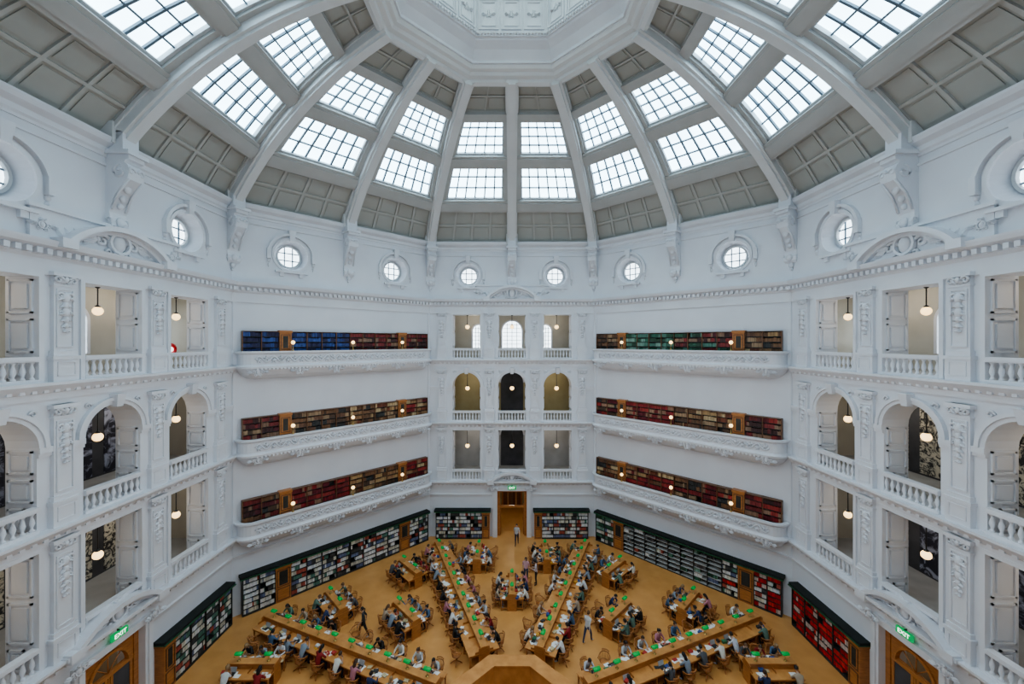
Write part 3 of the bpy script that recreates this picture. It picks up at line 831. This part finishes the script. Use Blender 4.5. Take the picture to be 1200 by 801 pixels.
# lantern
for k in range(8):
    T=face_T(45*k); mb=MB(T); 
    mb.mould([(6.9,33.3),(6.75,32.62),(6.5,32.5),(6.3,32.6),(6.25,32.75),(6.0,32.8),(5.9,32.95),(5.7,33.0),(5.6,33.15),(5.6,33.9),(7.2,33.9)],mat='rib')
    mb.mould([(5.6,33.2),(5.5,33.2),(5.5,33.35),(5.2,33.75),(4.85,34.0),(4.8,34.1),(4.7,34.12),(4.7,36.4),(4.6,36.5),(4.5,36.6),(4.5,36.8),(5.8,36.8),(5.8,33.2)],mat='trim')
    for i in range(3):
        x0=-1.86+i*1.26; panel_frame(mb,x0,x0+1.12,34.45,36.2,4.7,0.07,0.08)
        panel_frame(mb,x0+0.18,x0+0.94,34.65,36.0,4.7,0.04,0.05)
        cartouche(mb,x0+0.56,4.68,35.3,0.35)
    for i in range(22):
        x=-1.85+3.7*i/21; mb.box(x-0.05,x+0.05,4.58,4.7,34.2,34.32,'trim')
    P=[(-4.5*T8,4.5,36.8),(4.5*T8,4.5,36.8),(1.4*T8,1.4,38.0),(-1.4*T8,1.4,38.0)]
    mb.add(P,[(0,1,2,3)],'lglass')
    for i in range(5):
        f=-1+2*i/4
        mb.tube([(f*4.5*T8,4.5,36.75),(f*1.4*T8,1.4,37.95)],0.06,4,'frame')
    for w in (3.7,2.9,2.1,1.4):
        z=36.8+(4.5-w)/3.1*1.2-0.05
        mb.tube([(-w*T8,w,z),(w*T8,w,z)],0.05,4,'frame')
    mb.add([(-1.4*T8,1.4,38.0),(1.4*T8,1.4,38.0),(0,0,38.0)],[(0,1,2)],'lglass')
    mb.obj('ceiling_lantern')

# ------------------------------------------------------------ floor
fb=MB()
R8=18.6/math.cos(math.radians(22.5))
top=[(R8*math.sin(math.radians(22.5+45*k)),R8*math.cos(math.radians(22.5+45*k)),0) for k in range(8)]
bot=[(x,y,-0.2) for x,y,z in top]
fb.add(top+bot,[tuple(range(7,-1,-1)),tuple(range(8,16))]+[(i,(i+1)%8,8+(i+1)%8,8+i) for i in range(8)],'floor')
fb.obj('floor').location.z=-0.2

# ------------------------------------------------------------ furniture
def chair_mesh():
    mb=MB()
    mb.lathe((0,0.0,0.42),[(0.2,0),(0.235,0.012),(0.24,0.03),(0.21,0.042)],14,'wood')
    mb.lathe((0,0,0.12),[(0.05,0),(0.035,0.06),(0.03,0.2),(0.09,0.3)],8,'wood')
    for i in range(4):
        a=pi/4+pi/2*i
        mb.tube([(0,0,0.16),(0.15*math.cos(a),0.15*math.sin(a),0.12),(0.3*math.cos(a),0.3*math.sin(a),0.03)],[0.035,0.03,0.022],6,'wood')
        mb.sph((0.3*math.cos(a),0.3*math.sin(a),0.022),0.022,6,4,'wood')
    rail=[]
    for i in range(13):
        a=pi+pi*i/12; rail.append((0.29*math.cos(a),0.27*math.sin(a)+0.0,0.68+0.12*math.sin(pi*i/12)))
    rail=[(-0.29,0.2,0.66)]+rail+[(0.29,0.2,0.66)]
    mb.tube(rail,0.026,6,'wood')
    for i in range(1,14):
        p=rail[i]
        mb.tube([(p[0]*0.8,p[1]*0.8,0.45),p],0.012,5,'wood')
    mb.tube([(-0.19,0.1,0.45),(-0.29,0.18,0.66)],0.016,5,'wood'); mb.tube([(0.19,0.1,0.45),(0.29,0.18,0.66)],0.016,5,'wood')
    top=[(0.27*math.cos(pi+pi*t),0.29*math.sin(pi+pi*t),0.9) for t in (0.25,0.35,0.45,0.55,0.65,0.75)]
    mb.tube(top,0.03,6,'wood')
    for t in top: mb.tube([(t[0],t[1]*0.95,0.78),t],0.012,5,'wood')
    return mb.obj('wooden_armchair',link=False)
CHAIR=chair_mesh()

def lamp_mesh():
    mb=MB()
    mb.lathe((0,0,0),[(0.08,0),(0.08,0.015),(0.03,0.03),(0.013,0.05),(0.013,0.36)],10,'brass')
    vs=[];fs=[];n=9;L=[(-0.19,0.6),(-0.17,0.9),(0,1.0),(0.17,0.9),(0.19,0.6)]
    for x,k in L:
        for i in range(n):
            a=pi*i/(n-1); vs.append((x,0.12*k*math.cos(a),0.33+0.11*k*math.sin(a)))
    for j in range(4):
        for i in range(n-1): fs.append((j*n+i,j*n+i+1,(j+1)*n+i+1,(j+1)*n+i))
    fs.append(tuple(range(n))); fs.append(tuple(4*n+i for i in range(n)))
    mb.add(vs,fs,'green',smooth=True)
    mb.lathe((0,0,0.44),[(0.02,0),(0.02,0.02),(0.006,0.04)],8,'brass')
    return mb.obj('green_desk_lamp',link=False)
LAMP=lamp_mesh()

def desk_mesh(L,W):
    mb=MB(); h=0.74
    mb.box(-W/2,W/2,0,L,h,h+0.035,'desk')
    mb.box(-W/2+0.04,W/2-0.04,0.04,L-0.04,h-0.09,h,'wood')
    mb.box(-0.15,0.15,0.02,L-0.02,h+0.035,h+0.3,'wood')
    mb.box(-0.19,0.19,0,L,h+0.3,h+0.34,'desk')
    mb.box(-0.06,0.06,0.05,L-0.05,0.1,h-0.09,'wood')
    n=max(2,round(L/1.16)+1)
    for i in range(n):
        y=0.06+(L-0.12)*i/(n-1)
        for f in (-1,1):
            x=f*(W/2-0.1)
            mb.lathe((x,y,0),[(0.035,0),(0.03,0.06),(0.045,0.12),(0.032,0.3),(0.045,0.55),(0.05,0.65)],8,'wood')
            a,b=sorted((f*0.06,x)); mb.box(a,b,y-0.02,y+0.02,0.12,0.18,'wood')
    for y in (0.0,L-0.05):
        mb.box(-0.3,0.3,y,y+0.05,0.0,h+0.3,'wood')
    for i in range(n):
        y=0.03+(L-0.06)*i/(n-1)
        mb.box(-W/2+0.35,-0.15,y-0.012,y+0.012,h+0.035,h+0.14,'wood'); mb.box(0.15,W/2-0.35,y-0.012,y+0.012,h+0.035,h+0.14,'wood')
    return mb.obj('reading_desk',link=False)
LL=11.9
LD=desk_mesh(LL,1.7); SD=desk_mesh(2.4,1.55)

# ------------------------------------------------------------ people
def person_mesh(kind,lean=0.1,hair='short',arms='desk',head_pitch=0.3,seed=0):
    rnd=random.Random(seed)
    J={}
    if kind=='sit':
        hz=0.55
        J['pel']=((0,0,hz),0.135); J['sp']=((0,0.02+lean*0.35,hz+0.2),0.125); J['ch']=((0,0.03+lean,hz+0.4),0.135)
        J['nk']=((0,0.05+lean*1.3,hz+0.535),0.055); J['hd']=((0,0.07+lean*1.5,hz+0.61),0.05)
        for s,n in ((-1,'L'),(1,'R')):
            J['sh'+n]=((s*0.165,0.03+lean*1.05,hz+0.46),0.062)
            if arms=='desk':
                J['el'+n]=((s*0.27,0.17+lean,hz+0.25),0.045); J['wr'+n]=((s*0.13,0.42+lean*0.3,hz+0.265),0.03); fd=(-s*0.3,0.9,-0.05)
            elif arms=='write':
                if s>0: J['el'+n]=((0.29,0.2+lean,hz+0.25),0.045); J['wr'+n]=((0.1,0.42+lean*0.3,hz+0.265),0.03); fd=(-0.4,0.8,-0.1)
                else: J['el'+n]=((-0.26,0.3+lean*0.4,hz+0.26),0.045); J['wr'+n]=((-0.06,0.36,hz+0.27),0.03); fd=(0.9,0.3,0)
            elif arms=='chin':
                if s>0: J['el'+n]=((0.17,0.36,hz+0.265),0.045); J['wr'+n]=((0.07,0.2+lean*1.5,hz+0.49),0.03); fd=(-0.2,-0.2,0.9)
                else: J['el'+n]=((-0.26,0.2+lean,hz+0.25),0.045); J['wr'+n]=((-0.1,0.42,hz+0.265),0.03); fd=(0.4,0.8,0)
            J['hand'+n]=fd
            J['hp'+n]=((s*0.09,0.02,hz-0.01),0.10); J['kn'+n]=((s*0.13,0.44,hz-0.0),0.065)
            J['an'+n]=((s*0.13,0.36+0.06*s*rnd.random(),0.10),0.042); J['to'+n]=((s*0.15,0.54,0.045),0.036)
    else:
        st=0.22 if kind=='walk' else 0.0
        hz=0.93
        J['pel']=((0,0,hz),0.125); J['sp']=((0,0.01,hz+0.22),0.12); J['ch']=((0,0.01+lean*0.3,hz+0.43),0.14)
        J['nk']=((0,0.02+lean*0.4,hz+0.56),0.055); J['hd']=((0,0.04+lean*0.4,hz+0.64),0.05)
        for s,n in ((-1,'L'),(1,'R')):
            J['sh'+n]=((s*0.175,0.0+lean*0.3,hz+0.48),0.06)
            J['el'+n]=((s*0.235,-0.04-st*s*0.5,hz+0.2),0.045); J['wr'+n]=((s*0.23,0.08-st*s,hz-0.03),0.03); J['hand'+n]=(0,0.15,-0.95)
            if arms=='hold': J['el'+n]=((s*0.22,0.02,hz+0.2),0.045); J['wr'+n]=((s*0.12,0.26,hz+0.24),0.03); J['hand'+n]=(-s*0.5,0.8,0)
            J['hp'+n]=((s*0.09,0,hz-0.05),0.10); J['kn'+n]=((s*0.10,0.03+st*s*0.8,0.5),0.065)
            J['an'+n]=((s*0.10,-0.03+st*s*1.2,0.10),0.042); J['to'+n]=((s*0.12,0.14+st*s*1.2,0.045),0.036)
    order=['pel','sp','ch','nk','hd']; bones=[('pel','sp','shirt'),('sp','ch','shirt'),('ch','nk','shirt'),('nk','hd','skin')]
    for n in 'LR':
        order+=['sh'+n,'el'+n,'wr'+n,'hp'+n,'kn'+n,'an'+n,'to'+n]
        bones+=[('ch','sh'+n,'shirt'),('sh'+n,'el'+n,'shirt'),('el'+n,'wr'+n,'shirt' if seed%2 else 'skin'),('pel','hp'+n,'pants'),('hp'+n,'kn'+n,'pants'),('kn'+n,'an'+n,'pants'),('an'+n,'to'+n,'shoe')]
    me=bpy.data.meshes.new('tmp'); idx={k:i for i,k in enumerate(order)}
    me.from_pydata([J[k][0] for k in order],[(idx[a],idx[b]) for a,b,_ in bones],[])
    ob=bpy.data.objects.new('tmp',me); SC.collection.objects.link(ob)
    sk=ob.modifiers.new('s','SKIN'); sk.use_smooth_shade=True
    if len(me.skin_vertices)==0:
        import bmesh
        bm=bmesh.new(); bm.from_mesh(me); bm.verts.layers.skin.verify(); bm.to_mesh(me); bm.free()
    lay=me.skin_vertices[0]
    for i,k in enumerate(order):
        r=J[k][1]; d=lay.data[i]
        d.radius=(r,r); d.use_root=(i==0)
    for k in ('pel','sp','ch'):
        r=J[k][1]; lay.data[idx[k]].radius=(r*1.15,r*0.85)
    sb=ob.modifiers.new('d','SUBSURF'); sb.levels=1; sb.render_levels=1
    dg=bpy.context.evaluated_depsgraph_get(); ev=ob.evaluated_get(dg)
    m2=bpy.data.meshes.new_from_object(ev)
    mb=MB()
    keys={k:Vector(J[k][0]) for k in order}
    def near(c):
        best=None;bd=9
        for a,b,mt in bones:
            p,q=keys[a],keys[b]; d=q-p; t=max(0,min(1,(c-p).dot(d)/d.length_squared))
            dist=(c-(p+d*t)).length-(J[a][1]*(1-t)+J[b][1]*t)
            if dist<bd: bd=dist;best=mt
        return best
    vs=[tuple(v.co) for v in m2.vertices]
    by={}
    for p in m2.polygons: by.setdefault(near(p.center),[]).append(tuple(p.vertices))
    o=len(mb.v); mb.v.extend(vs)
    for mt,fl in by.items():
        i=mb.mi(mt)
        for f in fl: mb.f.append(tuple(o+x for x in f)); mb.m.append(i); mb.c.append((1,1,1)); mb.smooth.append(True)
    bpy.data.objects.remove(ob); bpy.data.meshes.remove(m2)
    hc=Vector(J['hd'][0]); piv=hc.copy()
    R=Matrix.Rotation(-head_pitch,3,'X')
    def HT(p): return tuple(R@Vector(p)+piv)
    old=mb.T; mb.T=HT
    c=(0,0.02,0.085)
    def shape(q):
        x,y,z=q; dz=z-c[2]
        if dz<0: k=1+dz*2.6; x*=k; y=c[1]+(y-c[1])*(1+dz*1.2)+(-dz)*0.12
        return (x,y,z)
    mb.sph(c,(0.076,0.095,0.118),14,10,'skin',fn=shape)
    mb.add([(-0.012,0.108,0.09),(0.012,0.108,0.09),(0.018,0.112,0.058),(-0.018,0.112,0.058),(0,0.137,0.062)],[(0,4,1),(1,4,2),(2,4,3),(3,4,0)],'skin')
    for s in (-1,1):
        mb.sph((s*0.03,0.104,0.092),(0.012,0.008,0.008),6,4,'eye')
        mb.sph((s*0.03,0.108,0.112),(0.018,0.006,0.004),6,4,'hair')
        mb.sph((s*0.078,0.01,0.08),(0.012,0.022,0.032),6,5,'skin')
    mb.sph((0,0.112,0.034),(0.024,0.008,0.007),8,4,'lip')
    hr=(0.088,0.108,0.128)
    def hshape(q):
        x,y,z=q
        if y>0.05 and z<0.15: y=0.05+(y-0.05)*0.25
        return (x,y-0.006,z)
    mb.sph((0,0.012,0.09),hr,14,9,'hair',cut=pi*0.62,fn=hshape)
    if hair=='long':
        mb.sph((0,-0.055,-0.03),(0.095,0.05,0.17),10,8,'hair')
    if hair=='bun':
        mb.sph((0,-0.1,0.15),(0.045,0.045,0.045),8,6,'hair')
    if hair=='tail':
        mb.tube([(0,-0.09,0.12),(0,-0.14,0.08),(0,-0.14,-0.02),(0,-0.12,-0.12)],[0.03,0.035,0.028,0.008],7,'hair')
    mb.T=old
    for s,n in ((-1,'L'),(1,'R')):
        w=Vector(J['wr'+n][0]); d=Vector(J['hand'+n]).normalized()
        upv=Vector((0,0,1)) if abs(d.z)<0.8 else Vector((0,1,0))
        side=d.cross(upv).normalized(); nrm=side.cross(d).normalized()
        def hp(a,b,c2): return tuple(w+d*a+side*b+nrm*c2)
        mb.tube([hp(0,0,0),hp(0.03,0,0),hp(0.07,0,0),hp(0.09,0,0)],[0.027,0.034,0.038,0.03],7,'skin')
        for j,(off,ln) in enumerate(((-0.03,0.06),(-0.011,0.075),(0.009,0.07),(0.027,0.055))):
            mb.tube([hp(0.075,off,0),hp(0.09+ln*0.5,off*1.15,-0.004),hp(0.085+ln,off*1.2,-0.022)],[0.010,0.009,0.007],5,'skin')
        ts=-1 if (side.x*s>0) else 1
        mb.tube([hp(0.02,ts*0.025,0),hp(0.05,ts*0.055,-0.006),hp(0.085,ts*0.06,-0.016)],[0.013,0.011,0.008],5,'skin')
    return mb.obj('seated_reader' if kind=='sit' else 'standing_visitor',link=False)

SIT=[person_mesh('sit',0.10,'short','desk',0.35,1),person_mesh('sit',0.16,'long','write',0.5,2),
     person_mesh('sit',0.06,'tail','desk',0.25,3),person_mesh('sit',0.2,'short','chin',0.45,4),
     person_mesh('sit',0.02,'bun','desk',0.2,5),person_mesh('sit',0.14,'long','desk',0.45,6),
     person_mesh('sit',0.18,'short','write',0.6,7)]
STAND=[person_mesh('stand',0.05,'long','side',0.1,8),person_mesh('stand',0.05,'short','hold',0.4,9)]
WALK=[person_mesh('walk',0.1,'short','side',0.05,11),person_mesh('walk',0.08,'tail','side',0.0,12)]
SHIRTS=[(0.75,0.75,0.76),(0.8,0.8,0.8),(0.03,0.03,0.035),(0.04,0.06,0.15),(0.3,0.35,0.42),(0.35,0.03,0.03),(0.02,0.02,0.02),(0.6,0.62,0.66),(0.1,0.18,0.3),(0.5,0.4,0.3),(0.12,0.12,0.13),(0.85,0.82,0.75),(0.15,0.25,0.2),(0.6,0.25,0.3),(0.7,0.72,0.78)]

def clutter(mb,x,y,dirx,z,rnd):
    k=rnd.random()
    if k<0.85:
        for _ in range(rnd.randint(1,4)):
            mb.cbox((x+rnd.uniform(-0.16,0.16),y+rnd.uniform(-0.35,0.35),z+rnd.uniform(0,0.004)),(0.21,0.3,0.004),rnd.uniform(-0.7,0.7),'paper')
    if k<0.45:
        yy=y+rnd.uniform(-0.1,0.1); mb.cbox((x-dirx*0.02,yy,z+0.01),(0.23,0.33,0.015),0,'black')
        a=x-dirx*0.14; b=x-dirx*0.2
        mb.hexa([(a,yy-0.165,z+0.025),(a+0.01,yy-0.165,z+0.025),(a+0.01,yy+0.165,z+0.025),(a,yy+0.165,z+0.025),
                 (b,yy-0.165,z+0.23),(b+0.01,yy-0.165,z+0.23),(b+0.01,yy+0.165,z+0.23),(b,yy+0.165,z+0.23)],'lap')
    elif k<0.8:
        r=rnd.uniform(-0.2,0.2)
        mb.cbox((x,y-0.08,z+0.01),(0.25,0.16,0.02),r,'paper'); mb.cbox((x,y+0.08,z+0.01),(0.25,0.16,0.02),r,'paper')
    for _ in range(rnd.randint(0,3)):
        c=rnd.choice([(0.5,0.05,0.04),(0.05,0.1,0.3),(0.6,0.5,0.3),(0.05,0.2,0.1),(0.7,0.7,0.7),(0.05,0.05,0.05),(0.7,0.35,0.05)])
        mb.cbox((x-dirx*rnd.uniform(0.0,0.25),y+rnd.uniform(-0.45,0.45),z),(0.17,0.24,rnd.uniform(0.02,0.12)),rnd.uniform(-0.5,0.5),'book',c)

def place_desk(d,p,a0,me,L,W,org=(0,0),fill=0.8,lamps=None,seats=None):
    ox,oy=org[0]+d[0]*a0,org[1]+d[1]*a0
    rz=math.atan2(-d[0],d[1])
    inst('reading_desk',me,(ox,oy,0),rz)
    def world(x,y):
        return (ox+d[0]*y+p[0]*x, oy+d[1]*y+p[1]*x)
    for y in lamps:
        q=world(0,y); inst('green_desk_lamp',LAMP,(q[0],q[1],1.08),rz+pi/2)
    cl=MB(); cs,sn=math.cos(rz),math.sin(rz)
    cl.T=lambda q:(ox+cs*q[0]-sn*q[1],oy+sn*q[0]+cs*q[1],q[2])
    for y in seats:
        for s in (-1,1):
            jj=random.uniform(-0.06,0.06)
            q=world(s*(W/2+0.27+random.uniform(0,0.05)),y+jj)
            if q[1]<-0.5: continue
            f=(-s*p[0],-s*p[1]); ang=math.atan2(-f[0],f[1])
            if random.random()<fill:
                inst('wooden_armchair',CHAIR,(q[0],q[1],0),ang+random.uniform(-0.15,0.15))
                o=inst('seated_reader',random.choice(SIT),(q[0],q[1],0),ang+random.uniform(-0.12,0.12),random.uniform(0.97,1.05),random.choice(SHIRTS))
                clutter(cl,s*(W/2-0.28),y,s,0.777,random)
            else:
                e=random.uniform(0,0.35)
                inst('wooden_armchair',CHAIR,(q[0]-f[0]*e,q[1]-f[1]*e,0),ang+random.uniform(-0.9,0.9))
                if random.random()<0.4: clutter(cl,s*(W/2-0.28),y,s,0.777,random)
    if cl.v: cl.obj('books_and_papers')

for k in range(8):
    az=math.radians(22.5+45*k); d=(math.sin(az),math.cos(az)); p=(math.cos(az),-math.sin(az))
    place_desk(d,p,3.8,LD,LL,1.7,fill=0.82,lamps=[0.6+1.18*i for i in range(10)],seats=[0.75+1.15*i for i in range(10)])
for k in range(8):
    az=math.radians(45*k); d=(math.sin(az),math.cos(az)); p=(math.cos(az),-math.sin(az))
    for (a,b) in ((9.0,0),(13.0,2.6),(13.0,-2.6)):
        org=(p[0]*b,p[1]*b)
        if d[1]*a+org[1]<-8: continue
        place_desk(d,p,a-1.2,SD,2.4,1.55,org,0.85,[0.45,1.95],[0.4,1.2,2.0])
cd=MB()
for k in range(8):
    cd.T=face_T(45*k)
    cd.mould([(2.2,0),(2.75,0),(2.75,0.12),(2.65,0.14),(2.65,1.12),(2.8,1.16),(2.8,1.22),(2.1,1.22),(2.1,1.16),(2.2,1.12)],mat='desk')
    for i in range(3):
        u=-0.95+i*0.65
        for (a,b,c,e) in ((u,u+0.58,0.25,0.31),(u,u+0.58,0.95,1.01),(u,u+0.06,0.31,0.95),(u+0.52,u+0.58,0.31,0.95)):
            cd.box(a,b,2.65,2.69,c,e,'wood')
    cd.mould([(0,0.0),(1.0,0),(1.0,0.95),(1.1,0.98),(1.1,1.05),(0,1.05)],mat='wood')
    cd.mould([(0,1.05),(0.5,1.05),(0.45,1.6),(0,1.75)],mat='wood')
cd.obj('central_octagonal_desk')
for (x,y,r,me,c) in ((1.0,10.9,2.9,STAND[0],(0.75,0.45,0.5)),(1.7,10.5,1.5,STAND[1],(0.7,0.6,0.6)),
                     (0.4,16.0,3.1,WALK[1],(0.6,0.6,0.62)),(4.3,5.2,-0.8,WALK[0],(0.7,0.7,0.7)),
                     (-8.6,5.6,1.9,WALK[1],(0.05,0.05,0.05))):
    inst('walking_visitor' if me in WALK else 'standing_visitor',me,(x,y,0),r,1.0,c)
rb=MB(face_T(-90))
rb.lathe((3.9,18.3,15.6),[(0.18,0),(0.18,0.03),(0.03,0.06),(0.03,0.6),(0.03,0.62)],12,'red')
pts=[(3.9+0.26*math.cos(2*pi*i/16),18.3,16.7+0.26*math.sin(2*pi*i/16)) for i in range(17)]
rb.tube(pts,0.09,8,'red'); rb.sph((3.9,18.3,16.7),(0.14,0.1,0.14),8,6,'signwhite'); rb.tube([(3.9,18.3,16.1),(3.9,18.3,16.5)],0.03,6,'red')
rb.obj('fire_hose_reel')

# ------------------------------------------------------------ lights, world, camera
for k in range(8):
    az=math.radians(45*k)
    plight('hall_fill_light',(8.5*math.sin(az),8.5*math.cos(az),13.0),95,(1,0.96,0.92))  # added fill ring without fixtures, lifts the shadows across the hall
w=bpy.data.worlds.new('World'); SC.world=w; w.use_nodes=True
bg=w.node_tree.nodes['Background']; bg.inputs[0].default_value=(0.75,0.87,1,1); bg.inputs[1].default_value=1.0
cam=bpy.data.cameras.new('camera'); co=bpy.data.objects.new('camera',cam); SC.collection.objects.link(co)
cam.sensor_width=36; cam.lens=13.8; cam.clip_start=0.02; cam.clip_end=200
co.location=(0,-17.15,17.1); co.rotation_euler=(pi/2,0,0)
SC.camera=co
SC.view_settings.view_transform='AgX'
SC.view_settings.look='AgX - Medium High Contrast'
SC.view_settings.exposure=0.95
